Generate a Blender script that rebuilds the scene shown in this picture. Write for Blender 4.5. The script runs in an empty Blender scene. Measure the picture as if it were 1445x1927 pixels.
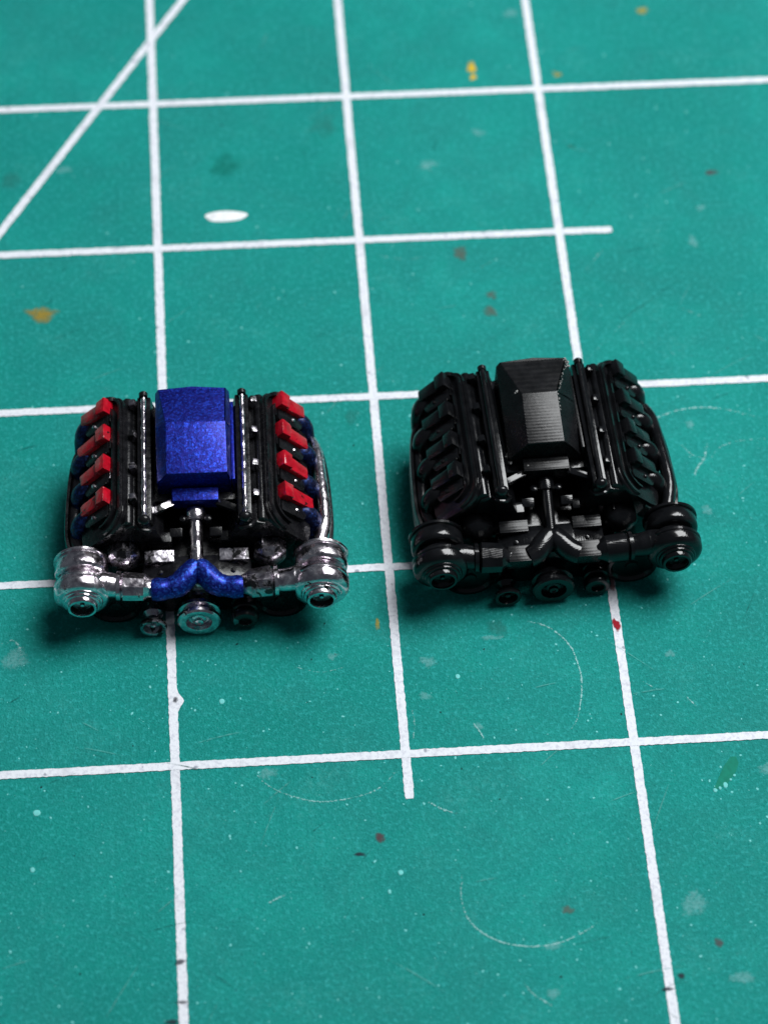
import bpy, bmesh, math, random
from mathutils import Vector, Matrix, Euler

# one Blender unit is one printed square of the cutting mat (half an inch)
S = bpy.context.scene
S.unit_settings.system = 'METRIC'
S.unit_settings.scale_length = 0.0127

# ------------------------------------------------------------------ camera
cam = bpy.data.cameras.new('camera')
cam_o = bpy.data.objects.new('camera', cam)
S.collection.objects.link(cam_o)
cam_o.location = (0.25502, -6.44143, 10.51477)
cam_o.rotation_euler = Euler((0.6374965, -0.0173705, -0.0724387), 'XYZ')
cam.sensor_fit = 'VERTICAL'
cam.sensor_height = 24.0
cam.lens = 66.294
cam.clip_start = 0.1
cam.clip_end = 400
cam.dof.use_dof = True
cam.dof.focus_distance = 12.5
cam.dof.aperture_fstop = 0.38
S.camera = cam_o

# ------------------------------------------------------------------ world and lamp
w = bpy.data.worlds.new('World')
S.world = w
w.use_nodes = True
bg = w.node_tree.nodes['Background']
bg.inputs[0].default_value = (0.72, 0.84, 1.0, 1)
bg.inputs[1].default_value = 0.075

def area(name, loc, target, size, power, col):
    l = bpy.data.lights.new(name, 'AREA')
    l.shape = 'SQUARE'
    l.size = size
    l.energy = power
    l.color = col
    o = bpy.data.objects.new(name, l)
    S.collection.objects.link(o)
    o.location = loc
    o.rotation_euler = (Vector(target) - Vector(loc)).to_track_quat('-Z', 'Y').to_euler()
    return o
area('desk_lamp_light', (11.2, 7.2, 21.0), (0.9, 1.2, 0.0), 14.0, 8700, (0.97, 0.99, 1.0))

S.view_settings.view_transform = 'Standard'
S.view_settings.look = 'None'
S.view_settings.exposure = 0.0
S.view_settings.gamma = 1.0
S.view_settings.use_curve_mapping = False
S.cycles.use_denoising = True
S.cycles.max_bounces = 8

rnd = random.Random(7)

# ------------------------------------------------------------------ materials
class NT:
    def __init__(self, name):
        self.m = bpy.data.materials.new(name)
        self.m.use_nodes = True
        self.t = self.m.node_tree
        self.b = self.t.nodes['Principled BSDF']
        self.out = self.t.nodes['Material Output']
        self._tc = None
    def n(self, typ, **kw):
        nd = self.t.nodes.new(typ)
        for k, v in kw.items():
            setattr(nd, k, v)
        return nd
    def l(self, a, b):
        self.t.links.new(a, b)
    def co(self):
        if not self._tc:
            self._tc = self.n('ShaderNodeTexCoord')
        return self._tc.outputs['Object']
    def noise(self, scale, detail=3, rough=0.55, dist=0.0, vec=None):
        nd = self.n('ShaderNodeTexNoise')
        nd.inputs['Scale'].default_value = scale
        nd.inputs['Detail'].default_value = detail
        nd.inputs['Roughness'].default_value = rough
        nd.inputs['Distortion'].default_value = dist
        self.l(vec or self.co(), nd.inputs['Vector'])
        return nd.outputs['Fac']
    def ramp(self, fac, stops):
        nd = self.n('ShaderNodeValToRGB')
        els = nd.color_ramp.elements
        while len(els) < len(stops):
            els.new(0.5)
        for e, (p, c) in zip(els, stops):
            e.position = p
            e.color = c if len(c) == 4 else (*c, 1)
        self.l(fac, nd.inputs[0])
        return nd.outputs[0]
    def mix(self, fac, a, b, blend='MIX'):
        nd = self.n('ShaderNodeMix', data_type='RGBA', blend_type=blend)
        for s, v in ((nd.inputs[0], fac), (nd.inputs[6], a), (nd.inputs[7], b)):
            if hasattr(v, 'is_output'):
                self.l(v, s)
            else:
                s.default_value = v if not isinstance(v, tuple) else (*v, 1)[:4]
        return nd.outputs[2]
    def math(self, op, a, b=0.0, clamp=False):
        nd = self.n('ShaderNodeMath', operation=op, use_clamp=clamp)
        for s, v in ((nd.inputs[0], a), (nd.inputs[1], b)):
            if hasattr(v, 'is_output'):
                self.l(v, s)
            else:
                s.default_value = v
        return nd.outputs[0]
    def bump(self, h, strength, dist, normal=None):
        nd = self.n('ShaderNodeBump')
        nd.inputs['Strength'].default_value = strength
        nd.inputs['Distance'].default_value = dist
        self.l(h, nd.inputs['Height'])
        if normal:
            self.l(normal, nd.inputs['Normal'])
        return nd.outputs[0]
    def set(self, **kw):
        for k, v in kw.items():
            s = self.b.inputs[k.replace('_', ' ')]
            if hasattr(v, 'is_output'):
                self.l(v, s)
            else:
                s.default_value = (*v, 1)[:4] if isinstance(v, tuple) else v

def rgb3(v):
    return (v, v, v, 1)

def mat_cutting():
    k = NT('mat_green_pvc')
    big = k.noise(0.9, 3)
    mid = k.noise(6, 5, 0.65)
    fine = k.noise(48, 4, 0.7)
    c = k.ramp(big, [(0.3, (0.005, 0.210, 0.178)), (0.7, (0.010, 0.298, 0.258))])
    c = k.mix(k.ramp(mid, [(0.38, rgb3(0)), (0.72, rgb3(0.75))]), c, (0.007, 0.215, 0.195))
    c = k.mix(k.ramp(k.noise(2.1, 5, 0.7, 0.8), [(0.42, rgb3(0)), (0.75, rgb3(0.7))]), c, (0.014, 0.195, 0.178))
    c = k.mix(k.ramp(fine, [(0.50, rgb3(0)), (0.70, rgb3(0.55))]), c, (0.045, 0.46, 0.45))
    c = k.mix(k.ramp(k.noise(75, 3, 0.6), [(0.54, rgb3(0)), (0.70, rgb3(0.7))]), c, (0.005, 0.16, 0.145))
    # pale scuffed patches
    sc = k.math('MULTIPLY', k.ramp(k.noise(2.3, 4, 0.7), [(0.54, rgb3(0)), (0.78, rgb3(1))]),
                k.ramp(k.noise(34, 3, 0.8), [(0.45, rgb3(0)), (0.75, rgb3(0.55))]))
    c = k.mix(sc, c, (0.10, 0.47, 0.44))
    k.set(Base_Color=c, Roughness=k.ramp(mid, [(0.3, rgb3(0.52)), (0.7, rgb3(0.64))]))
    k.b.inputs['Specular IOR Level'].default_value = 0.07
    h = k.math('ADD', k.math('MULTIPLY', fine, 0.6), k.noise(110, 2, 0.5))
    k.set(Normal=k.bump(h, 0.7, 0.007))
    return k.m

def mat_ink():
    k = NT('white_ink')
    a = k.noise(55, 4, 0.7)
    c = k.ramp(a, [(0.36, (0.58, 0.60, 0.67)), (0.52, (0.74, 0.77, 0.82))])
    c = k.mix(k.ramp(k.noise(5, 4, 0.7), [(0.55, rgb3(0)), (0.75, rgb3(0.6))]), c, (0.42, 0.42, 0.47))
    c = k.mix(k.ramp(k.noise(17, 2), [(0.67, rgb3(0)), (0.72, rgb3(0.75))]), c, (0.22, 0.24, 0.30))
    k.set(Base_Color=c, Roughness=0.6, Normal=k.bump(k.noise(90, 3), 0.4, 0.004))
    k.b.inputs['Specular IOR Level'].default_value = 0.15
    return k.m

def mat_decal(name, col, strength=1.0, freq=26, rough=0.5, lo=0.30, hi=0.62):
    k = NT(name)
    at = k.n('ShaderNodeAttribute', attribute_name='cover')
    nz = k.noise(freq, 4, 0.7)
    f = k.math('ADD', at.outputs['Fac'], k.math('MULTIPLY', k.math('SUBTRACT', nz, 0.5), 1.5))
    f = k.math('MULTIPLY', k.ramp(f, [(lo, rgb3(0)), (hi, rgb3(1))]), strength)
    k.set(Base_Color=col, Roughness=rough, Alpha=f)
    k.b.inputs['Specular IOR Level'].default_value = 0.08
    return k.m

def mat_resin(name='black_resin', r0=0.10, r1=0.20, lines=0.22, bump=0.25):
    k = NT(name)
    nz = k.noise(60, 3)
    sep = k.n('ShaderNodeSeparateXYZ')
    k.l(k.co(), sep.inputs[0])
    z = k.math('SINE', k.math('MULTIPLY', sep.outputs[2], 2 * math.pi / 0.0032))
    x = k.math('SINE', k.math('MULTIPLY', sep.outputs[0], 2 * math.pi / 0.012))
    h = k.math('ADD', k.math('ADD', k.math('MULTIPLY', z, lines), k.math('MULTIPLY', x, 0.0)), k.math('MULTIPLY', nz, 0.7))
    k.set(Base_Color=k.ramp(k.noise(14, 4), [(0.4, (0.0035, 0.0038, 0.0045)), (0.75, (0.009, 0.0095, 0.011))]),
          Roughness=k.ramp(k.noise(25, 3), [(0.35, rgb3(r0)), (0.7, rgb3(r1))]),
          Normal=k.bump(h, bump, 0.0015))
    k.b.inputs['Specular IOR Level'].default_value = 0.30 if name != 'black_resin' else 0.46
    return k.m

def mat_black_paint():
    k = NT('black_wash')
    k.set(Base_Color=k.ramp(k.noise(18, 4), [(0.4, (0.004, 0.004, 0.005)), (0.75, (0.012, 0.012, 0.014))]),
          Roughness=k.ramp(k.noise(30, 3), [(0.35, rgb3(0.16)), (0.7, rgb3(0.36))]),
          Normal=k.bump(k.noise(70, 4), 0.3, 0.003))
    k.b.inputs['Specular IOR Level'].default_value = 0.35
    return k.m

def mat_chrome(name, miss=0.64, tint=(0.95, 0.91, 0.94), rough=0.15, bump=0.5):
    k = NT(name)
    nz = k.noise(26, 4, 0.6, 0.6)
    bare = k.ramp(k.noise(17, 4, 0.62, 0.5), [(miss, rgb3(0)), (miss + 0.035, rgb3(1))])
    c = k.mix(k.ramp(nz, [(0.35, rgb3(0)), (0.7, rgb3(1))]), (tint[0] * 0.5, tint[1] * 0.46, tint[2] * 0.5), tint)
    c = k.mix(bare, c, (0.006, 0.006, 0.007))
    inv = k.math('SUBTRACT', 1.0, bare)
    k.set(Base_Color=c, Metallic=inv, Roughness=k.ramp(nz, [(0.3, rgb3(rough)), (0.7, rgb3(rough + 0.14))]))
    h = k.math('ADD', k.noise(11, 3, 0.5, 0.4), k.math('MULTIPLY', k.noise(45, 3), 0.10))
    k.set(Normal=k.bump(h, bump * 0.36, 0.035))
    return k.m

def mat_blue(name='blue_metallic', deep=(0.006, 0.010, 0.20), lite=(0.010, 0.045, 0.46), sparkle=0.45):
    k = NT(name)
    fl = k.n('ShaderNodeTexVoronoi')
    fl.inputs['Scale'].default_value = 120
    k.l(k.co(), fl.inputs['Vector'])
    sepc = k.n('ShaderNodeSeparateColor')
    k.l(fl.outputs['Color'], sepc.inputs[0])
    c = k.mix(k.ramp(sepc.outputs[0], [(0.5, rgb3(0)), (1.0, rgb3(1))]), deep, lite)
    nz = k.noise(20, 4, 0.6)
    k.set(Base_Color=c, Metallic=0.75, Roughness=k.ramp(nz, [(0.3, rgb3(0.34)), (0.7, rgb3(0.5))]))
    b1 = k.bump(sepc.outputs[1], sparkle, 0.004)
    k.set(Normal=k.bump(k.noise(34, 4, 0.6), 0.45, 0.008, b1))
    k.b.inputs['Coat Weight'].default_value = 0.15
    k.b.inputs['Coat Roughness'].default_value = 0.2
    return k.m

def mat_red():
    k = NT('red_paint')
    nz = k.noise(28, 4, 0.6)
    worn = k.ramp(k.noise(24, 4, 0.6), [(0.64, rgb3(0)), (0.69, rgb3(1))])
    c = k.ramp(nz, [(0.3, (0.26, 0.003, 0.010)), (0.7, (0.50, 0.006, 0.020))])
    c = k.mix(worn, c, (0.012, 0.004, 0.005))
    k.set(Base_Color=c, Roughness=0.17, Normal=k.bump(nz, 0.45, 0.01))
    return k.m

def mat_plain(name, col, rough=0.5):
    k = NT(name)
    nz = k.noise(40, 3)
    k.set(Base_Color=k.ramp(nz, [(0.3, tuple(x * 0.8 for x in col)), (0.7, col)]), Roughness=rough)
    k.b.inputs['Specular IOR Level'].default_value = 0.1
    return k.m

M = dict(mat=mat_cutting(), ink=mat_ink(), resin=mat_resin(), panel=mat_resin('layered_black_resin', 0.24, 0.32, 0.34, 0.3), wash=mat_black_paint(),
         chrome=mat_chrome('chrome_paint'), chrome2=mat_chrome('worn_chrome_paint', 0.52, (0.62, 0.60, 0.64), 0.22, 0.7),
         dark=mat_chrome('rubbed_chrome_on_black', 0.40, (0.42, 0.40, 0.42), 0.25, 0.7),
         blue=mat_blue(), blue_y=mat_blue('flaky_blue_metallic', (0.006, 0.016, 0.22), (0.02, 0.10, 0.55), 0.9), blue_dark=mat_blue('dark_blue_metallic', (0.002, 0.005, 0.035), (0.010, 0.035, 0.16)), red=mat_red(),
         ochre=mat_decal('ochre_paint_mark', (0.38, 0.25, 0.02), 0.7, lo=0.3, hi=0.95), yellow=mat_decal('yellow_paint_mark', (0.72, 0.48, 0.03), 0.9, lo=0.3, hi=0.9),
         faint=mat_decal('faint_yellow_mark', (0.42, 0.36, 0.06), 0.65, lo=0.35, hi=0.9), brown=mat_decal('brown_mark', (0.13, 0.13, 0.10), 0.55, lo=0.35, hi=0.95),
         grey=mat_decal('grey_smudge', (0.045, 0.15, 0.13), 0.2, 18, lo=0.3, hi=1.0), deep=mat_decal('dark_green_smudge', (0.004, 0.17, 0.12), 0.38, 18, lo=0.3, hi=1.0),
         pale=mat_decal('pale_scuff', (0.20, 0.55, 0.55), 0.42, 60, lo=0.5, hi=1.1), red_mark=mat_decal('red_paint_mark', (0.30, 0.008, 0.018), 1.0),
         maroon=mat_decal('maroon_mark', (0.12, 0.03, 0.045), 0.6, lo=0.4, hi=1.1), black_mark=mat_decal('black_ink_mark', (0.02, 0.02, 0.035), 0.75, lo=0.35, hi=0.95),
         pink=mat_decal('pink_mark', (0.42, 0.20, 0.19), 0.7),
         nick=mat_plain('mat_core_green', (0.002, 0.21, 0.14), 0.6), white_drop=mat_plain('white_paint', (0.90, 0.92, 0.94), 0.45),
         speck=mat_plain('pale_dust', (0.17, 0.62, 0.60), 0.7), scratch=mat_decal('scratch_white', (0.34, 0.66, 0.65), 0.75, 60),
         dust=mat_plain('grey_white_dust', (0.42, 0.42, 0.41), 0.8))

# ------------------------------------------------------------------ mesh helpers
def obj(name, bm, mat, parent=None, angle=38, kind=None):
    bmesh.ops.recalc_face_normals(bm, faces=bm.faces)
    me = bpy.data.meshes.new(name)
    bm.to_mesh(me)
    bm.free()
    me.materials.append(mat)
    me.polygons.foreach_set('use_smooth', [True] * len(me.polygons))
    me.set_sharp_from_angle(angle=math.radians(angle))
    o = bpy.data.objects.new(name, me)
    S.collection.objects.link(o)
    if parent:
        o.parent = parent
    if kind:
        o['kind'] = kind
    return o

def tag(o, label=None, cat=None, group=None, kind=None):
    for k, v in (('label', label), ('category', cat), ('group', group), ('kind', kind)):
        if v:
            o[k] = v
    return o

def box(bm, c, s, bev=0.0, rot=None, taper=None):
    """a bevelled block; taper = (x, y) scale of its top"""
    r = bmesh.ops.create_cube(bm, size=1.0)
    vs = r['verts']
    for v in vs:
        if taper and v.co.z > 0:
            v.co.x *= taper[0]
            v.co.y *= taper[1]
        v.co = Vector((v.co.x * s[0], v.co.y * s[1], v.co.z * s[2]))
    mt = Matrix.Translation(c) @ (Euler(rot, 'XYZ').to_matrix().to_4x4() if rot else Matrix())
    bmesh.ops.transform(bm, matrix=mt, verts=vs)
    if bev:
        es = list({e for v in vs for e in v.link_edges})
        bmesh.ops.bevel(bm, geom=es, offset=bev, segments=2, affect='EDGES', profile=0.6)

def frames(pts):
    out = []
    up = Vector((0, 0, 1))
    n = None
    for i, p in enumerate(pts):
        a = pts[max(i - 1, 0)]
        b = pts[min(i + 1, len(pts) - 1)]
        t = (b - a).normalized()
        if n is None:
            r = up if abs(t.dot(up)) < 0.9 else Vector((0, 1, 0))
            n = (r - t * r.dot(t)).normalized()
        else:
            n = (n - t * n.dot(t)).normalized()
        out.append((p, n, t.cross(n)))
    return out

def spline(pts, k=5):
    P = [Vector(p) for p in pts]
    out = []
    for i in range(len(P) - 1):
        p0, p1, p2, p3 = P[max(i - 1, 0)], P[i], P[i + 1], P[min(i + 2, len(P) - 1)]
        for j in range(k):
            t = j / k
            out.append(0.5 * ((2 * p1) + (p2 - p0) * t + (2 * p0 - 5 * p1 + 4 * p2 - p3) * t * t + (3 * p1 - p0 - 3 * p2 + p3) * t ** 3))
    out.append(P[-1])
    return out

def tube(bm, pts, rad, n=14, cap=True, wob=0.0):
    pts = [Vector(p) for p in pts]
    m = len(pts)
    if not isinstance(rad, (list, tuple)):
        rad = [rad] * m
    if len(rad) != m:
        rad = [rad[min(int(i / (m - 1) * (len(rad) - 1)), len(rad) - 2)] * (1 - f) + rad[min(int(i / (m - 1) * (len(rad) - 1)), len(rad) - 2) + 1] * f
               for i in range(m) for f in [i / (m - 1) * (len(rad) - 1) - min(int(i / (m - 1) * (len(rad) - 1)), len(rad) - 2)]]
    rings = []
    for (p, a, b), r in zip(frames(pts), rad):
        rings.append([bm.verts.new(p + (a * math.cos(2 * math.pi * j / n) + b * math.sin(2 * math.pi * j / n)) * r * (1 + rnd.uniform(-wob, wob))) for j in range(n)])
    for i in range(m - 1):
        for j in range(n):
            bm.faces.new((rings[i][j], rings[i][(j + 1) % n], rings[i + 1][(j + 1) % n], rings[i + 1][j]))
    if cap:
        bm.faces.new(rings[0][::-1])
        bm.faces.new(rings[-1])

def lathe(bm, o, d, prof, n=28, wob=0.0, caps=True):
    """prof: (distance along d, radius); radius 0 closes on the axis"""
    o = Vector(o)
    d = Vector(d).normalized()
    r = Vector((0, 0, 1)) if abs(d.z) < 0.9 else Vector((0, 1, 0))
    a = (r - d * r.dot(d)).normalized()
    b = d.cross(a)
    rings = []
    for t, q in prof:
        if q <= 1e-6:
            rings.append([bm.verts.new(o + d * t)])
        else:
            rings.append([bm.verts.new(o + d * t + (a * math.cos(2 * math.pi * j / n) + b * math.sin(2 * math.pi * j / n)) * q * (1 + rnd.uniform(-wob, wob))) for j in range(n)])
    for A, B in zip(rings, rings[1:]):
        for j in range(n):
            k = (j + 1) % n
            if len(A) == 1 and len(B) == 1:
                continue
            if len(A) == 1:
                bm.faces.new((A[0], B[k], B[j]))
            elif len(B) == 1:
                bm.faces.new((A[j], A[k], B[0]))
            else:
                bm.faces.new((A[j], A[k], B[k], B[j]))
    for ends in (rings[0], rings[-1]):
        if caps and len(ends) > 1:
            bm.faces.new(ends)

def prism(bm, poly, f, t0, t1, bev=0.0, seg=2):
    """poly: 2D points, f(u, v, t) -> 3D"""
    A = [bm.verts.new(f(u, v, t0)) for u, v in poly]
    B = [bm.verts.new(f(u, v, t1)) for u, v in poly]
    n = len(poly)
    fs = [bm.faces.new(A[::-1]), bm.faces.new(B)]
    for i in range(n):
        fs.append(bm.faces.new((A[i], A[(i + 1) % n], B[(i + 1) % n], B[i])))
    if bev:
        es = list({e for q in fs for e in q.edges})
        bmesh.ops.bevel(bm, geom=es, offset=bev, segments=seg, affect='EDGES', profile=0.6)

def rrect(u0, u1, v0, v1, r, k=5):
    """rounded rectangle; r = radius at (u0v0, u1v0, u1v1, u0v1)"""
    out = []
    for (cu, cv, su, sv, a0), q in zip(((u0, v0, 1, 1, 180), (u1, v0, -1, 1, 270), (u1, v1, -1, -1, 0), (u0, v1, 1, -1, 90)), r):
        if q <= 0:
            out.append((cu, cv))
            continue
        for i in range(k + 1):
            a = math.radians(a0 + 90 * i / k)
            out.append((cu + su * q + q * math.cos(a), cv + sv * q + q * math.sin(a)))
    return out

# ------------------------------------------------------------------ the cutting mat
bm = bmesh.new()
box(bm, (3.0, 3.0, -0.125), (26, 24, 0.25), 0.03)
cutting_mat = obj('cutting_mat', bm, M['mat'])
tag(cutting_mat, 'green self-healing cutting mat with white printed grid lines', 'cutting mat', kind='structure')

def line(p, q, width=0.0395, z=0.0025, name='printed_line', notch=None):
    p, q = Vector(p), Vector(q)
    L = (q - p).length
    d = (q - p) / L
    s = Vector((-d.y, d.x))
    n = int(L / 0.014)
    bm = bmesh.new()
    prev = None
    for i in range(n + 1):
        c = p + d * (L * i / n)
        w1 = width / 2 * (1 + rnd.uniform(-0.10, 0.10))
        w2 = width / 2 * (1 + rnd.uniform(-0.10, 0.10))
        if i in (0, n):
            w1 *= 0.75
            w2 *= 0.75
        if notch:
            e = math.exp(-((c - Vector(notch)).length / 0.035) ** 2)
            w2 += 0.028 * e
        a = bm.verts.new((*(c + s * w1), z))
        b = bm.verts.new((*(c - s * w2), z))
        if prev:
            bm.faces.new((prev[0], prev[1], b, a))
        prev = (a, b)
    return obj(name, bm, M['ink'], cutting_mat)

# full lines on every second division, half lines that stop short of the border
for x in (-4, -2, 0, 2, 4, 6):
    line((x, -8), (x, 14), notch=(0.0, 0.335) if x == 0 else None)
for x in (-3, -1, 1):
    line((x, -0.225), (x, 12))
for y in (-2, 0, 2, 4, 6):
    line((-9, y), (15, y), z=0.0035)
for y in (1, 3, 5):
    line((-8, y), (2.265, y), z=0.0035)

# pixel of the reference (1445 x 1927) -> point on the mat, only used to note down where each mark lies
RC = cam_o.rotation_euler.to_matrix()
def at(u, v, z=0.0):
    d = RC @ Vector(((u - 722.5) / 5322.85, -(v - 963.5) / 5322.85, -1))
    c = Vector(cam_o.location)
    p = c + d * ((z - c.z) / d.z)
    return p

a, b = at(0, 440), at(345, 0)
a, b = Vector((a.x, a.y)), Vector((b.x, b.y))
line(a - (b - a) * 3, b + (b - a) * 3, z=0.0045)

def stain(u, v, wx, wy, m, name='paint_stain', z=0.0015, rot=0.0):
    p = at(u, v)
    bm = bmesh.new()
    la = bm.verts.layers.float.new('cover')
    sx, sy = wx / 2 / 415, wy / 2 / 330
    n = 20
    ph = [rnd.uniform(0, 6.28) for _ in range(3)]
    c = bm.verts.new((p.x, p.y, z))
    c[la] = 0.95
    rings = []
    for f, val in ((0.5, 0.78), (0.8, 0.45), (1.15, 0.0)):
        R = []
        for j in range(n):
            t = 2 * math.pi * j / n
            q = f * (1 + 0.16 * math.sin(2 * t + ph[0]) + 0.12 * math.sin(3 * t + ph[1]) + 0.08 * math.sin(5 * t + ph[2]))
            x, y = sx * q * math.cos(t), sy * q * math.sin(t)
            vtx = bm.verts.new((p.x + x * math.cos(rot) - y * math.sin(rot), p.y + x * math.sin(rot) + y * math.cos(rot), z))
            vtx[la] = val
            R.append(vtx)
        rings.append(R)
    for j in range(n):
        k = (j + 1) % n
        bm.faces.new((c, rings[0][j], rings[0][k]))
        for A, B in zip(rings, rings[1:]):
            bm.faces.new((A[j], B[j], B[k], A[k]))
    return obj(name, bm, M[m], cutting_mat)

for i, (u, v, wx, wy, m) in enumerate([
    (887, 128, 26, 30, 'yellow'), (890, 145, 16, 18, 'yellow'), (1047, 140, 24, 18, 'faint'), (1208, 20, 30, 26, 'faint'), (80, 592, 74, 34, 'ochre'),
    (866, 476, 40, 34, 'brown'), (922, 586, 36, 26, 'brown'), (925, 555, 26, 26, 'brown'), (1338, 325, 30, 20, 'maroon'), (1318, 391, 30, 20, 'pale'),
    (1303, 455, 26, 44, 'pale'), (425, 312, 90, 54, 'deep'), (610, 237, 80, 60, 'grey'), (22, 340, 60, 44, 'grey'), (662, 785, 40, 34, 'grey'),
    (715, 1577, 26, 20, 'maroon'), (677, 1608, 24, 9, 'black_mark'), (1352, 1773, 26, 18, 'maroon'), (1068, 1712, 26, 18, 'brown'),
    (1440, 1447, 34, 30, 'pale'), (1282, 1837, 19, 9, 'black_mark'), (800, 1310, 30, 20, 'pale'), (805, 1245, 44, 26, 'pale'),
    (925, 1200, 50, 14, 'pale'), (935, 1180, 50, 40, 'grey'), (1260, 1230, 26, 20, 'pale'), (900, 1367, 22, 22, 'pale'), (505, 1455, 44, 28, 'pale'),
    (625, 1235, 30, 16, 'pale'), (1250, 885, 30, 40, 'pale'), (1300, 1010, 34, 14, 'pale'), (1395, 1840, 60, 30, 'pale'), (1305, 1700, 60, 60, 'pale'),
    (30, 1240, 60, 60, 'pale'), (900, 250, 40, 24, 'pale'), (960, 25, 50, 30, 'pale'), (805, 310, 60, 30, 'pale'), (1075, 275, 30, 12, 'deep'),
    (120, 320, 50, 24, 'pale'), (1298, 800, 20, 30, 'pale'), (1330, 960, 30, 26, 'pale'),  (1040, 1780, 40, 20, 'pale'), (1040, 1870, 30, 24, 'pale'), (710, 1175, 12, 24, 'faint')]):
    stain(u, v, wx, wy, m, z=0.0012 + i * 0.00001)
stain(1160, 1177, 17, 22, 'red_mark', z=0.006)
stain(1148, 1092, 24, 40, 'pink', z=0.0061)
for u, v, wx, wy in ((340, 1811, 26, 11), (343, 1887, 32, 7), (322, 1924, 30, 10), (1255, 1862, 30, 6), (331, 1318, 16, 11)):
    stain(u, v, wx, wy, 'black_mark', 'ink_tick', z=0.0062)

# the white drop and the nick with its pale lip
def blob(u, v, wx, wy, h, m, name, n=28, poly=None):
    p = at(u, v)
    bm = bmesh.new()
    sx, sy = wx / 2 / 400, wy / 2 / 310
    def ring(f, z):
        R = []
        for j in range(n):
            t = 2 * math.pi * j / n
            q = f * (1 + 0.04 * math.sin(3 * t + 1) + 0.03 * math.sin(5 * t))
            x = sx * q * math.copysign(abs(math.cos(t)) ** 0.9, math.cos(t))
            R.append(bm.verts.new((p.x + x, p.y + sy * q * math.sin(t), z)))
        return R
    rs = [ring(1.0, 0.0005), ring(0.96, h * 0.6), ring(0.8, h), ring(0.4, h * 1.08)]
    for A, B in zip(rs, rs[1:]):
        for j in range(n):
            bm.faces.new((A[j], A[(j + 1) % n], B[(j + 1) % n], B[j]))
    bm.faces.new(rs[-1])
    return obj(name, bm, M[m], cutting_mat)
blob(425, 407, 84, 22, 0.0022, 'white_drop', 'white_paint_drop')
bm = bmesh.new()
bm.faces.new([bm.verts.new(at(u, v, 0.002)) for u, v in ((1342, 1487), (1352, 1462), (1362, 1440), (1374, 1424), (1384, 1423), (1389, 1436), (1384, 1452), (1368, 1474), (1354, 1482))])
obj('cut_nick', bm, M['nick'], cutting_mat)
for u, v, s in ((1345, 1487, 7), (1354, 1483, 6), (1364, 1477, 10), (1374, 1467, 4), (1381, 1459, 4), (418, 1320, 9), (62, 1637, 8), (861, 1273, 8), (754, 1642, 8), (733, 1678, 7), (70, 1530, 10)):
    blob(u, v, s * rnd.uniform(0.8, 1.4), s, 0.0022, 'speck', 'white_fleck', n=9)

# uncountable pale and dark dust
def specks(count, m, lo, hi, name, seed):
    r = random.Random(seed)
    bm = bmesh.new()
    for _ in range(count):
        u, v = r.uniform(-150, 1600), r.uniform(-150, 2080)
        if v < 700 and r.random() < 0.55:
            continue
        p = at(u, v)
        s = lo + (hi - lo) * r.random() ** 3
        k = r.randint(4, 6)
        a0, e, sl = r.uniform(0, 6.28), r.uniform(1, 1.7), r.uniform(0, 6.28)
        vs = []
        for j in range(k):
            t = a0 + 2 * math.pi * j / k
            x, y = math.cos(t) * s * e, math.sin(t) * s
            vs.append(bm.verts.new((p.x + x * math.cos(sl) - y * math.sin(sl), p.y + x * math.sin(sl) + y * math.cos(sl), 0.0008)))
        bm.faces.new(vs)
    return obj(name, bm, m, cutting_mat, kind='stuff')
specks(2600, M['speck'], 0.0010, 0.0058, 'pale_dust', 3)
specks(260, mat_plain('dark_dust', (0.006, 0.05, 0.045), 0.7), 0.0012, 0.0055, 'dark_dust', 5)

# round scratches left by the blade
def scratch(pts, width=0.008, dens=0.8, z=0.0018):
    P = [Vector(at(u, v)) for u, v in pts]
    P = spline(P, 26)
    bm = bmesh.new()
    la = bm.verts.layers.float.new('cover')
    prev = None
    f = frames(P)
    N = len(P)
    for i, (p, a, b) in enumerate(f):
        t = P[min(i + 1, N - 1)] - P[max(i - 1, 0)]
        s = Vector((-t.y, t.x, 0)).normalized()
        e = max(0.0, math.sin(math.pi * i / (N - 1))) ** 0.4 * dens
        wd = width * rnd.uniform(0.55, 1.35) / 2
        c = Vector((p.x, p.y, z)) + s * rnd.uniform(-0.0015, 0.0015)
        q = [bm.verts.new(c + s * wd), bm.verts.new(c), bm.verts.new(c - s * wd)]
        for v_, val in zip(q, (0.1, e * rnd.uniform(0.45, 1.0), 0.1)):
            v_[la] = val
        if prev:
            bm.faces.new((prev[0], prev[1], q[1], q[0]))
            bm.faces.new((prev[1], prev[2], q[2], q[1]))
        prev = q
    return obj('scratch', bm, M['scratch'], cutting_mat)
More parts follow.
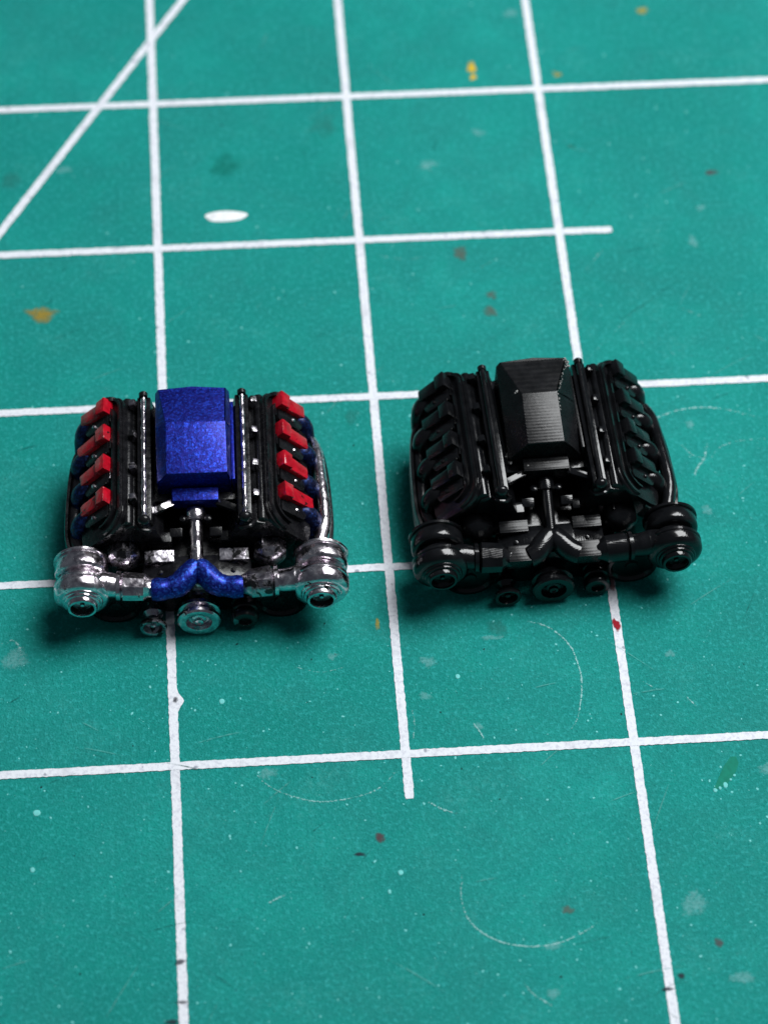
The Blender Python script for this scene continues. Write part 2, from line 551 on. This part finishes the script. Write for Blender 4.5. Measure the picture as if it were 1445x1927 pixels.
for pts, wd, de in [
    ([(985, 1168), (1030, 1180), (1070, 1213), (1090, 1260), (1094, 1300), (1087, 1350), (1072, 1375)], 0.013, 0.95),
    ([(870, 1640), (868, 1690), (885, 1735), (930, 1768), (990, 1781), (1050, 1775), (1105, 1750), (1125, 1735)], 0.012, 0.95),
    ([(475, 1445), (500, 1475), (545, 1497), (605, 1509), (670, 1500), (715, 1482), (752, 1445)], 0.011, 0.8),
    ([(1215, 798), (1250, 780), (1300, 768), (1360, 770), (1445, 790)], 0.014, 0.8),
    ([(1330, 880), (1350, 845), (1390, 830), (1450, 825)], 0.012, 0.6),
    ([(1330, 830), (1325, 860), (1312, 880), (1303, 900)], 0.02, 0.9), ([(1280, 835), (1300, 855), (1322, 862)], 0.012, 0.7),
    ([(985, 1850), (1005, 1872), (1030, 1888), (1048, 1900)], 0.012, 0.8), ([(805, 1508), (830, 1522), (860, 1532)], 0.013, 0.9),
    ([(505, 1700), (520, 1692), (538, 1684)], 0.016, 0.95), ([(890, 1360), (903, 1378), (912, 1393)], 0.011, 0.9),
    ([(770, 1320), (780, 1360), (776, 1400)], 0.010, 0.6), ([(0, 1215), (25, 1205), (40, 1225), (34, 1255)], 0.02, 0.6),
    ([(1090, 690), (1160, 620), (1190, 590)], 0.008, 0.5), ([(790, 305), (820, 330)], 0.014, 0.6), ([(1060, 265), (1080, 280), (1110, 285)], 0.012, 0.5),
    ([(1100, 510), (1125, 480), (1135, 470)], 0.010, 0.6), ([(700, 480), (770, 490)], 0.008, 0.5), ([(1280, 580), (1318, 595)], 0.008, 0.7),
    ([(560, 700), (610, 690)], 0.008, 0.4), ([(540, 1250), (600, 1265), (650, 1255)], 0.008, 0.6), ([(1205, 1280), (1240, 1300)], 0.008, 0.6),
    ([(1290, 1310), (1310, 1330)], 0.012, 0.8), ([(700, 420), (740, 405)], 0.008, 0.4)]:
    scratch(pts, wd, de)

def knife_marks(count, seed):
    r_ = random.Random(seed)
    bm = bmesh.new()
    la = bm.verts.layers.float.new('cover')
    for _ in range(count):
        p = Vector(at(r_.uniform(-100, 1550), r_.uniform(-100, 2030)))
        a_ = r_.choice((0.35, 0.5, 2.6, 1.2)) + r_.uniform(-0.3, 0.3)
        L, d = r_.uniform(0.05, 0.32), None
        d = Vector((math.cos(a_), math.sin(a_), 0))
        n_ = Vector((-d.y, d.x, 0))
        wd = r_.uniform(0.0015, 0.0035)
        prev = None
        for i in range(7):
            t = i / 6
            c = p + d * (L * (t - 0.5)) + n_ * (0.02 * L * math.sin(3 * t + a_))
            c.z = 0.0049
            q = [bm.verts.new(c + n_ * wd), bm.verts.new(c - n_ * wd)]
            for v_ in q:
                v_[la] = 0.62 * math.sin(math.pi * min(max(t, 0.04), 0.96)) ** 0.5
            if prev:
                bm.faces.new((prev[0], prev[1], q[1], q[0]))
            prev = q
    return bm
obj('knife_mark', knife_marks(70, 21), mat_decal('fine_pale_cut', (0.16, 0.46, 0.43), 0.5, 30, lo=0.3, hi=0.9), cutting_mat, kind='stuff')
obj('knife_mark', knife_marks(60, 22), mat_decal('fine_dark_cut', (0.004, 0.10, 0.085), 0.6, 30, lo=0.3, hi=0.9), cutting_mat, kind='stuff')

# ------------------------------------------------------------------ the engines
def engine(name, loc, rotz, paint):
    root = bpy.data.objects.new(name, None)
    S.collection.objects.link(root)
    root.empty_display_size = 0.1
    root.location = loc
    root.rotation_euler = (0, 0, rotz)
    K = paint
    BODY = K['body']
    jit = K['jit']

    def part(nm, build, mat, parent=root, angle=38):
        bm = bmesh.new()
        build(bm)
        return obj(nm, bm, mat, parent, angle)

    # lower block, sump and front timing cover
    def f(bm):
        prism(bm, [(-0.27, 0.06), (0.27, 0.06), (0.30, 0.16), (0.31, 0.22), (0.22, 0.255), (-0.22, 0.255), (-0.31, 0.22), (-0.30, 0.16)],
              lambda u, v, t: Vector((u, t, v)), 0.20, 0.92, 0.008)
    part('engine_block', f, BODY)
    part('oil_pan', lambda bm: box(bm, (0, 0.50, 0.035), (0.46, 0.66, 0.07), 0.012), BODY)
    def f(bm):
        prism(bm, [(-0.15, 0.02), (0.15, 0.02), (0.25, 0.12), (0.24, 0.26), (0.10, 0.30), (-0.10, 0.30), (-0.24, 0.26), (-0.25, 0.12)],
              lambda u, v, t: Vector((u, t, v)), 0.09, 0.198, 0.008)
    tc = part('timing_cover', f, BODY)
    for sx in (-1, 1):
        # tilted pads of the front accessory drive
        part('bracket', lambda bm: box(bm, (sx * 0.165, 0.195, 0.290), (0.130, 0.058, 0.05), 0.004, (math.radians(12), 0, 0)), K['pad'])
        part('bracket', lambda bm: box(bm, (sx * 0.088, 0.300, 0.325), (0.055, 0.04, 0.06), 0.004, (math.radians(24), 0, 0)), BODY)
        part('bracket', lambda bm: box(bm, (sx * 0.165, 0.275, 0.315), (0.11, 0.05, 0.06), 0.004, (math.radians(8), 0, 0)), BODY)
        b = part('bolt_boss', lambda bm: lathe(bm, (sx * 0.215, 0.30, 0.30), (0, -0.15, 1), [(0, 0.026), (0.045, 0.026), (0.05, 0.022), (0.05, 0.013), (0.04, 0.012), (0.04, 0)], 16), BODY)
        part('bolt', lambda bm: lathe(bm, (sx * 0.16, 0.125, 0.268), (0, -0.3, 1), [(0, 0.012), (0.022, 0.012), (0.027, 0.007), (0.028, 0)], 8), BODY)
        part('thermostat_bolt', lambda bm: lathe(bm, (sx * 0.055, 0.345, 0.35), (0, 0, 1), [(0, 0.018), (0.03, 0.018), (0.036, 0.01), (0.037, 0)], 10), BODY)

    # lower intake manifold and the two fuel rails
    def f(bm):
        prism(bm, [(-0.20, 0.36), (0.20, 0.36), (0.20, 0.43), (-0.20, 0.43)], lambda u, v, t: Vector((u, t, v)), 0.405, 0.935, 0.006)
        for q in (-1, 1):
            prism(bm, [(0.14, 0.34), (0.34, 0.36), (0.312, 0.455), (0.27, 0.470), (0.252, 0.46), (0.250, 0.512), (0.190, 0.512), (0.178, 0.43)],
                  lambda u, v, t: Vector((q * u, t, v)), 0.245, 0.936, 0.006)
    part('intake_manifold', f, BODY)
    for sx in (-1, 1):
        pts = [(sx * 0.222, y, K['rail_z'] + rnd.uniform(-1, 1) * 0.0035 * jit) for y in [0.225 + 0.715 * i / 40 for i in range(41)]]
        fr = part('fuel_rail', lambda bm: tube(bm, pts, [K['rail_r'] * (1 + rnd.uniform(-0.22, 0.16) * jit) for _ in pts], 12), K['rail'])
        part('rail_end', lambda bm: lathe(bm, (sx * 0.222, 0.25, 0.516), (0, -1, 0.05), [(0, 0.028), (0.012, 0.03), (0.02, 0.028), (0.03, 0.018), (0.034, 0.008), (0.035, 0)], 16), BODY, fr)
        part('rail_end', lambda bm: lathe(bm, (sx * 0.222, 0.925, 0.523), (0, 1, 0.0), [(0, 0.020), (0.02, 0.021), (0.028, 0.014), (0.029, 0)], 14), BODY, fr)
        for i, y in enumerate((0.905, 0.73, 0.545, 0.375)):
            part('injector', lambda bm: box(bm, (sx * 0.268, y, 0.495), (0.036, 0.042, 0.05), 0.005, (0, sx * math.radians(18), rnd.uniform(-0.15, 0.15) * jit), (0.8, 0.8)), K['injector'])
        part('coolant_crossover', lambda bm: box(bm, (sx * 0.145, 0.365, 0.435), (0.105, 0.032, 0.034), 0.005, (math.radians(15), 0, -sx * math.radians(27))), K['cross'] if sx < 0 else BODY)
        part('hose_clip', lambda bm: tube(bm, spline([(sx * 0.26, 0.25, 0.47), (sx * 0.24, 0.215, 0.485), (sx * 0.20, 0.215, 0.475), (sx * 0.18, 0.25, 0.455)], 5), 0.009, 8), BODY)

    # the intake cover: flat roof at the back, sloping front panel between two hips
    def f(bm):
        z0 = 0.40
        V = {}
        for s in (-1, 1):
            hx = K['hip'][0 if s < 0 else 1]
            V['rb', s] = (s * 0.152, 0.890, 0.620)    # roof back
            V['wb', s] = (s * 0.166, 0.894, 0.588)    # wall head, back
            V['mc', s] = (s * hx, 0.680, 0.644)       # crease
            V['wc', s] = (s * 0.166, 0.680, K['wall'])
            V['pf', s] = (s * (hx + 0.002), 0.434, 0.592)    # panel front
            V['wf', s] = (s * 0.163, 0.438, K['wall'] - 0.075)
            V['bb', s] = (s * 0.170, 0.894, z0)
            V['bf', s] = (s * 0.163, 0.448, z0)
        V['rm', 0] = (0, 0.894, 0.636)
        v = {k: bm.verts.new(p) for k, p in V.items()}
        for s in (-1, 1):
            for q in (('rb', 'mc', 'wc', 'wb'), ('mc', 'pf', 'wf', 'wc'), ('wb', 'wc', 'wf', 'bf', 'bb')):
                bm.faces.new([v[k, s] for k in q])
        bm.faces.new((v['rm', 0], v['rb', 1], v['mc', 1], v['mc', -1], v['rb', -1]))
        bm.faces.new((v['mc', 1], v['pf', 1], v['pf', -1], v['mc', -1]))
        bm.faces.new((v['rm', 0], v['rb', 1], v['wb', 1], v['bb', 1], v['bb', -1], v['wb', -1], v['rb', -1]))
        bm.faces.new((v['pf', 1], v['wf', 1], v['bf', 1], v['bf', -1], v['wf', -1], v['pf', -1]))
        bm.faces.new((v['bf', 1], v['bb', 1], v['bb', -1], v['bf', -1]))
        bmesh.ops.bevel(bm, geom=list(bm.edges), offset=0.0045, segments=2, affect='EDGES', profile=0.6)
    cover = part('intake_cover', f, K['cover'], angle=12 if jit == 0 else 24)
    part('throttle_box', lambda bm: box(bm, (0.002, 0.413, 0.437), (0.205, 0.062, 0.085), 0.004, (math.radians(12), 0, 0)), K['cover'], cover)
    part('skirt', lambda bm: box(bm, (0.178, 0.67, 0.46), (0.014, 0.44, 0.12), 0.004, (0, math.radians(-4), 0)), K['cover'], cover)

    # straight charge pipe and the Y
    P0, P1 = Vector((0, 0.145, 0.294)), Vector((0, 0.385, 0.385))
    cp = part('charge_pipe', lambda bm: tube(bm, [P0.lerp(P1, i / 10) for i in range(11)], [K['pipe_r'] * (1 + rnd.uniform(-0.07, 0.07) * jit) for _ in range(11)], 14), K['pipe'])
    ax = (P1 - P0).normalized()
    part('collar', lambda bm: lathe(bm, P0.lerp(P1, 0.80), ax, [(0, K['pipe_r']), (0.0, K['pipe_r'] * 1.55), (0.035, K['pipe_r'] * 1.62), (0.055, K['pipe_r'] * 1.4), (0.056, 0.0)], 14, 0.04 * jit), K['pipe'], cp)
    def f(bm):
        for s in (-1, 1):
            pts = spline([(0.0, 0.160, 0.300), (s * 0.010, 0.142, 0.294), (s * 0.040, 0.104, 0.282), (s * 0.078, 0.066, 0.270), (s * 0.115, 0.050, 0.264)], 5)
            tube(bm, pts, [0.033, 0.044, 0.052, 0.053, 0.050], 16, True, 0.03 * jit)
    yp = part('y_pipe', f, K['ypipe'])
    for s in (-1, 1):
        if jit:
            part('y_arm', lambda bm: tube(bm, spline([(s * 0.10, 0.055, 0.265), (s * 0.15, 0.046, 0.263), (s * 0.200, 0.046, 0.262)], 4), [0.050, 0.047, 0.053, 0.048], 14, True, 0.03), K['ypipe'], yp)
        else:
            part('y_arm', lambda bm: box(bm, (s * 0.155, 0.058, 0.262), (0.105, 0.080, 0.080), 0.006, (math.radians(12), 0, 0)), K['pad'], yp)

    for s in (-1, 1):
        big = K['coupler_big'][0 if s < 0 else 1]
        hose = part('charge_hose', lambda bm: tube(bm, [(s * 0.19, 0.056, 0.262), (s * 0.215, 0.058, 0.263), (s * 0.235, 0.06, 0.264), (s * 0.325, 0.066, 0.266), (s * 0.335, 0.067, 0.266)],
                                                     [0.040, 0.048, 0.062 * big, 0.066 * big, 0.056], 10 if s < 0 else 14, True, 0.05 * jit), K['hose'] if s < 0 else K['hose2'], angle=30)
        part('clamp', lambda bm: lathe(bm, (s * 0.335, 0.067, 0.266), (s, 0.05, 0), [(0, 0.055), (0.004, 0.067), (0.02, 0.067), (0.024, 0.055)], 18, 0.03 * jit), K['hose'], hose)

        # turbocharger
        X, Z = (-0.507 if s < 0 else 0.545), 0.25
        tb = bpy.data.objects.new('turbocharger', None)
        S.collection.objects.link(tb)
        tb.parent = root
        tb.empty_display_size = 0.05
        part('compressor_housing', lambda bm: lathe(bm, (X, -0.008, Z), (0, 1, 0), [(0.0, 0.060), (0.002, 0.086), (0.006, 0.090), (0.010, 0.091), (0.013, 0.104), (0.022, 0.117), (0.034, 0.124), (0.060, 0.126), (0.064, 0.121), (0.070, 0.121), (0.074, 0.126), (0.086, 0.126), (0.092, 0.121), (0.096, 0.098)], 40, 0.008 * jit), K['turbo'], tb)
        part('centre_housing', lambda bm: lathe(bm, (X, 0.082, Z), (0, 1, 0), [(0, 0.09), (0.004, 0.098), (0.014, 0.104), (0.024, 0.098), (0.028, 0.085), (0.06, 0.08)], 34, 0.008 * jit), K['turbo'], tb)
        part('turbine_housing', lambda bm: lathe(bm, (X + s * 0.004, 0.120, Z + 0.008), (0, 1, 0), [(0, 0.095), (0.004, 0.109), (0.014, 0.117), (0.024, 0.119), (0.066, 0.119), (0.074, 0.113), (0.078, 0.124), (0.090, 0.124), (0.094, 0.09)], 40, 0.008 * jit), K['turbo'], tb)
        inlet = part('inlet_ring', lambda bm: lathe(bm, (X, 0.016, Z), (0, -1, 0), [(0, 0.080), (0.026, 0.080), (0.031, 0.077), (0.033, 0.068), (0.048, 0.067), (0.054, 0.063), (0.054, 0.053), (0.046, 0.051), (0.030, 0.050), (0.0, 0.050)], 30, 0.012 * jit), K['turbo'], tb)
        part('inlet_bore', lambda bm: lathe(bm, (X, 0.016, Z), (0, -1, 0), [(0.004, 0.0), (0.006, 0.030), (0.020, 0.044), (0.044, 0.049), (0.046, 0.0505)], 24, 0.0, False), BODY, tb)
        part('impeller_nut', lambda bm: lathe(bm, (X, 0.012, Z), (0, -1, 0), [(0, 0.03), (0.012, 0.026), (0.018, 0.012), (0.032, 0.009), (0.034, 0)], 7), K['turbo'], tb)
        part('outlet_scroll', lambda bm: tube(bm, spline([(X - s * 0.04, 0.070, Z + 0.048), (X - s * 0.07, 0.069, Z + 0.040), (X - s * 0.10, 0.072, Z + 0.028), (X - s * 0.14, 0.069, Z + 0.020), (s * 0.345, 0.068, Z + 0.016)], 5),
                                                   [0.042, 0.052, 0.057, 0.055, 0.050], 18, True, 0.02 * jit), K['turbo'], tb)
        # alternator or pump behind the hose, with its lower drive disc
        alt = part('alternator', lambda bm: lathe(bm, (s * 0.325, 0.325, 0.272), (0, -1, 0.02), [(0, 0.02), (0.004, 0.05), (0.02, 0.072), (0.055, 0.078), (0.06, 0.066), (0.072, 0.066), (0.076, 0.076), (0.125, 0.074), (0.145, 0.056), (0.16, 0.03), (0.17, 0)], 11 if jit else 20, 0.07 * jit), K['alt'], angle=25)
        for q in range(3):
            part('rib', lambda bm: box(bm, (s * (0.29 + 0.028 * q), 0.265, 0.338 - 0.010 * q), (0.008, 0.095, 0.03), 0.002, (0, s * 0.15, 0)), K['alt'], alt)
        disc = part('drive_disc', lambda bm: lathe(bm, (s * 0.368, 0.125, 0.112), (0, -1, 0), [(0, 0.05), (0.01, 0.112), (0.022, 0.116), (0.03, 0.104), (0.044, 0.104), (0.052, 0.116), (0.068, 0.114), (0.070, 0.098), (0.056, 0.088), (0.054, 0.03), (0.062, 0.026), (0.063, 0)], 36), BODY)
        part('stay', lambda bm: tube(bm, [(s * 0.36, 0.16, 0.14), (s * 0.25, 0.17, 0.15)], 0.04, 10), BODY)

    # crank pulley and the two small ones
    cz = 0.099
    cr = part('crank_pulley', lambda bm: lathe(bm, (0, -0.03, cz), (0, 1, 0), [(0.030, 0), (0.030, 0.05), (0.002, 0.058), (0.0, 0.062), (0.0, 0.088), (0.008, 0.096), (0.024, 0.096), (0.032, 0.082), (0.044, 0.082), (0.052, 0.096), (0.068, 0.096), (0.074, 0.06), (0.16, 0.05)], 34, 0.01 * jit), K['crank'])
    part('hub', lambda bm: lathe(bm, (0, 0.002, cz), (0, -1, 0), [(0, 0.036), (0.014, 0.034), (0.018, 0.022), (0.030, 0.020), (0.034, 0.010), (0.028, 0.006), (0.028, 0)], 12), K['crank'], cr)
    part('water_pump', lambda bm: lathe(bm, (0, 0.13, 0.205), (0, -1, 0.1), [(0, 0.05), (0.02, 0.05), (0.03, 0.04), (0.055, 0.038), (0.06, 0.02), (0.062, 0)], 16), K['pump'])
    ip = part('idler_pulley', lambda bm: lathe(bm, (-0.205, -0.030, 0.066), (0, 1, 0), [(0.03, 0), (0.03, 0.034), (0.003, 0.044), (0, 0.050), (0.0, 0.057), (0.008, 0.062), (0.022, 0.059), (0.04, 0.036), (0.055, 0.030), (0.07, 0.036), (0.078, 0.046), (0.09, 0.046), (0.1, 0.03), (0.15, 0.028)], 26, 0.012 * jit), K['small'])
    part('hub', lambda bm: lathe(bm, (-0.205, 0.002, 0.066), (0, -1, 0), [(0, 0.014), (0.018, 0.013), (0.022, 0.008), (0.023, 0)], 8), K['small'], ip)
    op = part('oil_filter', lambda bm: lathe(bm, (0.205, -0.012, 0.068), (0, 1, 0), [(0.02, 0), (0.02, 0.024), (0.002, 0.030), (0, 0.036), (0.004, 0.054), (0.016, 0.062), (0.034, 0.062), (0.04, 0.054), (0.052, 0.052), (0.058, 0.060), (0.075, 0.062), (0.08, 0.050), (0.095, 0.050), (0.10, 0.06), (0.19, 0.06)], 26, 0.01 * jit), K['small2'])

    # banks: head, valve cover, coils, exhaust
    r2 = math.sqrt(0.5)
    for s in (-1, 1):
        def head(bm):
            prism(bm, [(0.16, 0.30), (0.283, 0.485), (0.303, 0.488), (0.453, 0.338), (0.45, 0.31), (0.40, 0.22), (0.30, 0.12), (0.2, 0.1)],
                  lambda u, v, t: Vector((s * u, t, v)), 0.255, 0.955, 0.008)
        part('cylinder_head', head, BODY)
        # plane of the valve cover: q down the slope, n along its normal
        def pl(q, y, n):
            return Vector((s * (0.300 + q * r2 + n * r2), y, 0.487 - q * r2 + n * r2))
        vc = part('valve_cover', lambda bm: prism(bm, rrect(0.0, 0.27, 0.225, 0.975, (0.11, 0.06, 0.04, 0.07), 6), lambda u, v, t: pl(u, v, t), 0.002, 0.022, 0.004), BODY)
        def rim(bm, q0, q1, n0, n1, y0, y1, rr):
            A = rrect(q0, 0.30, y0, y1, (rr, 0.0, 0.0, rr * 0.7), 7)
            B = rrect(q1, 0.30, y0 + (q1 - q0), y1 - (q1 - q0), (max(rr - (q1 - q0), 0.001), 0.0, 0.0, max(rr * 0.7 - (q1 - q0), 0.001)), 7)
            va = [[bm.verts.new(pl(u, v, n)) for u, v in poly] for poly, n in ((A, n0), (A, n1), (B, n1), (B, n0))]
            # open towards the outer side: skip the two outer corners
            m = len(A)
            order = [i for i in range(m) if A[i][0] < 0.25]
            k0 = [i for i in order]
            start = max(i for i in range(m) if A[i][0] >= 0.25) + 1
            seq = [(start + i) % m for i in range(m) if A[(start + i) % m][0] < 0.25]
            for i, j in zip(seq, seq[1:]):
                for L0, L1 in zip(va, va[1:]):
                    bm.faces.new((L0[i], L0[j], L1[j], L1[i]))
        part('rim', lambda bm: rim(bm, 0.006, 0.018, 0.015, 0.036, 0.232, 0.970, 0.11), BODY, vc, 50)
        part('rim', lambda bm: rim(bm, 0.048, 0.058, 0.015, 0.040, 0.275, 0.935, 0.09), BODY, vc, 50)
        for i in range(4):
            y = 0.925 - 0.171 * i + rnd.uniform(-0.006, 0.006) * jit
            tilt = rnd.uniform(-0.10, 0.10) * jit
            def cl(q, w, n, y=y, tilt=tilt):
                return pl(q, y + w + (q - 0.15) * tilt, n)
            def f(bm):
                # stepped section: a raised head at the inner end, long body, both chamfered
                for q0, q1, w0, w1, n1, bv in ((0.064, 0.120, -0.044, 0.040, 0.082, 0.009), (0.112, K['coil_q'] + rnd.uniform(-0.018, 0.022) * jit, -0.038, 0.036, 0.068, 0.012)):
                    prism(bm, [(q0, w0), (q1, w0 + 0.006), (q1, w1 - 0.006), (q0, w1)], lambda u, v, t: cl(u, v, t), 0.018, n1, bv)
            def g(bm):
                f(bm)
                if jit:
                    for v_ in bm.verts:
                        v_.co += Vector((rnd.uniform(-1, 1), rnd.uniform(-1, 1), rnd.uniform(-1, 1))) * 0.0022
            co = part('ignition_coil', g, K['coil'], angle=40)
            part('mount_tab', lambda bm: prism(bm, rrect(0.075, 0.225, -0.100, -0.028, (0.01, 0.032, 0.03, 0.01), 5), lambda u, v, t: cl(u, v, t), 0.018, 0.046, 0.004), BODY, co)
            part('bolt', lambda bm: lathe(bm, cl(0.165, -0.066, 0.044), (s * r2, 0, r2), [(0, 0.010), (0.008, 0.010), (0.012, 0.005), (0.0125, 0)], 8), K['bolt'], co)
            part('spring_clip', lambda bm: box(bm, cl(0.066, -0.055, 0.036), (0.008, 0.055, 0.012), 0.002, (0, s * math.radians(45), 0)), K['bolt'] if (i == 2 and s < 0) or jit == 0 else BODY, co)
        man = bpy.data.objects.new('exhaust_manifold', None)
        S.collection.objects.link(man)
        man.parent = root
        man.empty_display_size = 0.05
        for i in range(4):
            y = 0.905 - 0.171 * i
            xo = 0.0 if i else -0.012
            part('primary_tube', lambda bm: tube(bm, spline([(s * 0.43, y, 0.335), (s * 0.480, y - 0.004, 0.335), (s * (0.512 + xo), y - 0.016, 0.305), (s * (0.522 + xo), y - 0.034, 0.258), (s * (0.52 + xo * 0.3), y - 0.07, 0.215)], 4),
                                                      [0.032, 0.043, 0.045, 0.040, 0.032], 16, True, 0.02 * jit), K['primary'], man)
        path = [(s * 0.535, 0.845, 0.270), (s * 0.556, 0.76, 0.285), (s * 0.565, 0.62, 0.295), (s * 0.572, 0.48, 0.295), (s * 0.574, 0.38, 0.29), (s * 0.560, 0.305, 0.285), (s * 0.535, 0.215, 0.282)]
        if s < 0:
            path = [(x + 0.028, y, z - 0.05 * min(1, max(0, (y - 0.22) / 0.12))) for x, y, z in path]
        part('collector', lambda bm: tube(bm, spline(path, 6), [0.022, 0.028, 0.029, 0.030, 0.031, 0.031, 0.03], 14, True, 0.05 * jit), K['collector'] if s > 0 else K['collector2'], man)
        def shield(bm):
            pts = [(0.530, 0.875), (0.572, 0.80), (0.594, 0.66), (0.604, 0.50), (0.606, 0.36), (0.59, 0.27)]
            P = spline([(s * x + (0.026 if s < 0 else 0), y, 0) for x, y in pts], 5)
            vs = []
            for i, p in enumerate(P):
                t = (P[min(i + 1, len(P) - 1)] - P[max(i - 1, 0)]).normalized()
                nrm = Vector((-t.y, t.x, 0))
                if nrm.x * s < 0:
                    nrm = -nrm
                zt = 0.275 - 0.03 * abs(i / (len(P) - 1) - 0.5)
                vs.append([bm.verts.new((p.x + nrm.x * w_, p.y + nrm.y * w_, z_)) for w_, z_ in ((-0.008, 0.10), (0.008, 0.10), (0.010, zt - 0.01), (0.006, zt), (-0.006, zt))])
            for A, B in zip(vs, vs[1:]):
                for j in range(5):
                    bm.faces.new((A[j], A[(j + 1) % 5], B[(j + 1) % 5], B[j]))
            bm.faces.new(vs[0])
            bm.faces.new(vs[-1])
        part('heat_shield', shield, BODY, man)
        part('downpipe', lambda bm: tube(bm, spline([(s * 0.50, 0.24, 0.25), (s * 0.49, 0.30, 0.19), (s * 0.46, 0.40, 0.12), (s * 0.43, 0.55, 0.07), (s * 0.42, 0.80, 0.06)], 5), 0.045, 14), BODY, man)
        # back of the bank
        part('bank_plug', lambda bm: lathe(bm, (s * 0.375, 0.95, 0.43), (0, 1, 0), [(0, 0.05), (0.02, 0.05), (0.03, 0.04), (0.032, 0)], 14), BODY)
    part('bell_housing', lambda bm: prism(bm, [(-0.25, 0.05), (0.25, 0.05), (0.32, 0.2), (0.28, 0.36), (0.12, 0.44), (-0.12, 0.44), (-0.28, 0.36), (-0.32, 0.2)], lambda u, v, t: Vector((u, t, v)), 0.915, 0.95, 0.006), BODY)
    return root

mm = M
blackp = dict(rail_z=0.526, hip=(0.080, 0.080), wall=0.555, body=mm['resin'], jit=0.0, pad=mm['panel'], rail=mm['resin'], rail_r=0.0135, injector=mm['resin'], cross=mm['resin'], cover=mm['panel'], pipe=mm['resin'], pipe_r=0.025,
              ypipe=mm['resin'], hose=mm['resin'], hose2=mm['resin'], coupler_big=(1.1, 1.0), turbo=mm['resin'], alt=mm['resin'], crank=mm['resin'], pump=mm['resin'], small=mm['resin'],
              small2=mm['resin'], coil=mm['resin'], coil_q=0.235, bolt=mm['resin'], primary=mm['resin'], collector=mm['resin'], collector2=mm['resin'])
painted = dict(rail_z=0.518, hip=(0.118, 0.146), wall=0.598, body=mm['wash'], jit=1.0, pad=mm['chrome2'], rail=mm['chrome'], rail_r=0.0125, injector=mm['chrome2'], cross=mm['chrome'], cover=mm['blue'], pipe=mm['chrome'], pipe_r=0.031,
               ypipe=mm['blue_y'], hose=mm['chrome'], hose2=mm['chrome2'], coupler_big=(1.05, 1.05), turbo=mm['chrome'], alt=mm['chrome2'], crank=mm['chrome'], pump=mm['chrome2'], small=mm['chrome2'],
               small2=mm['dark'], coil=mm['red'], coil_q=0.245, bolt=mm['chrome'], primary=mm['blue_dark'], collector=mm['chrome'], collector2=mm['wash'])
e1 = engine('model_engine', (0.1303, 0.7067, 0.0), math.radians(-1.0), painted)
tag(e1, 'painted miniature twin turbo engine with blue intake cover, red coils and chrome turbos', 'model engine', 'miniature engines on the mat')
e2 = engine('model_engine', (1.7227, 0.7843, 0.0), math.radians(2.0), blackp)
tag(e2, 'unpainted glossy black miniature twin turbo engine standing on the mat', 'model engine', 'miniature engines on the mat')

# crumbs of pale dust caught on the black engine
def dust(root, spots, seed):
    r = random.Random(seed)
    bm = bmesh.new()
    for x, y, z, s, n, spread in spots:
        for _ in range(n):
            c = Vector((x + r.uniform(-1, 1) * spread, y + r.uniform(-1, 1) * spread, z + r.uniform(0, 0.2) * spread))
            q = s * r.uniform(0.5, 1.1)
            m = Matrix.Translation(c) @ Euler((r.uniform(0, 3), r.uniform(0, 3), r.uniform(0, 3))).to_matrix().to_4x4() @ Matrix.Diagonal((q * 1.3, q, q * 0.7, 1))
            bmesh.ops.create_icosphere(bm, subdivisions=1, radius=1, matrix=m)
    return obj('dust_crumb', bm, M['dust'], root, kind='stuff')
sp = [(0.150, 0.872, 0.620, 0.006, 9, 0.012), (0.160, 0.850, 0.61, 0.005, 4, 0.008)]
for i in range(24):
    t = i / 23
    if rnd.random() < 0.6:
        sp.append((0.152 + (0.082 - 0.152) * t + rnd.uniform(-1, 1) * 0.004, 0.868 + (0.675 - 0.868) * t, 0.617 + 0.023 * t, rnd.uniform(0.0018, 0.0036), 3, 0.004))
for i in range(5):
    sp.append((0.083, 0.665 - 0.018 * i, 0.637 - 0.005 * i, 0.005, 2, 0.003))
sp += [(-0.10, 0.70, 0.632, 0.006, 4, 0.008), (-0.162, 0.47, 0.47, 0.006, 5, 0.010), (-0.155, 0.44, 0.46, 0.006, 4, 0.006), (-0.08, 0.40, 0.478, 0.004, 2, 0.003), (0.05, 0.68, 0.641, 0.004, 1, 0.001)]
dust(e2, sp, 11)
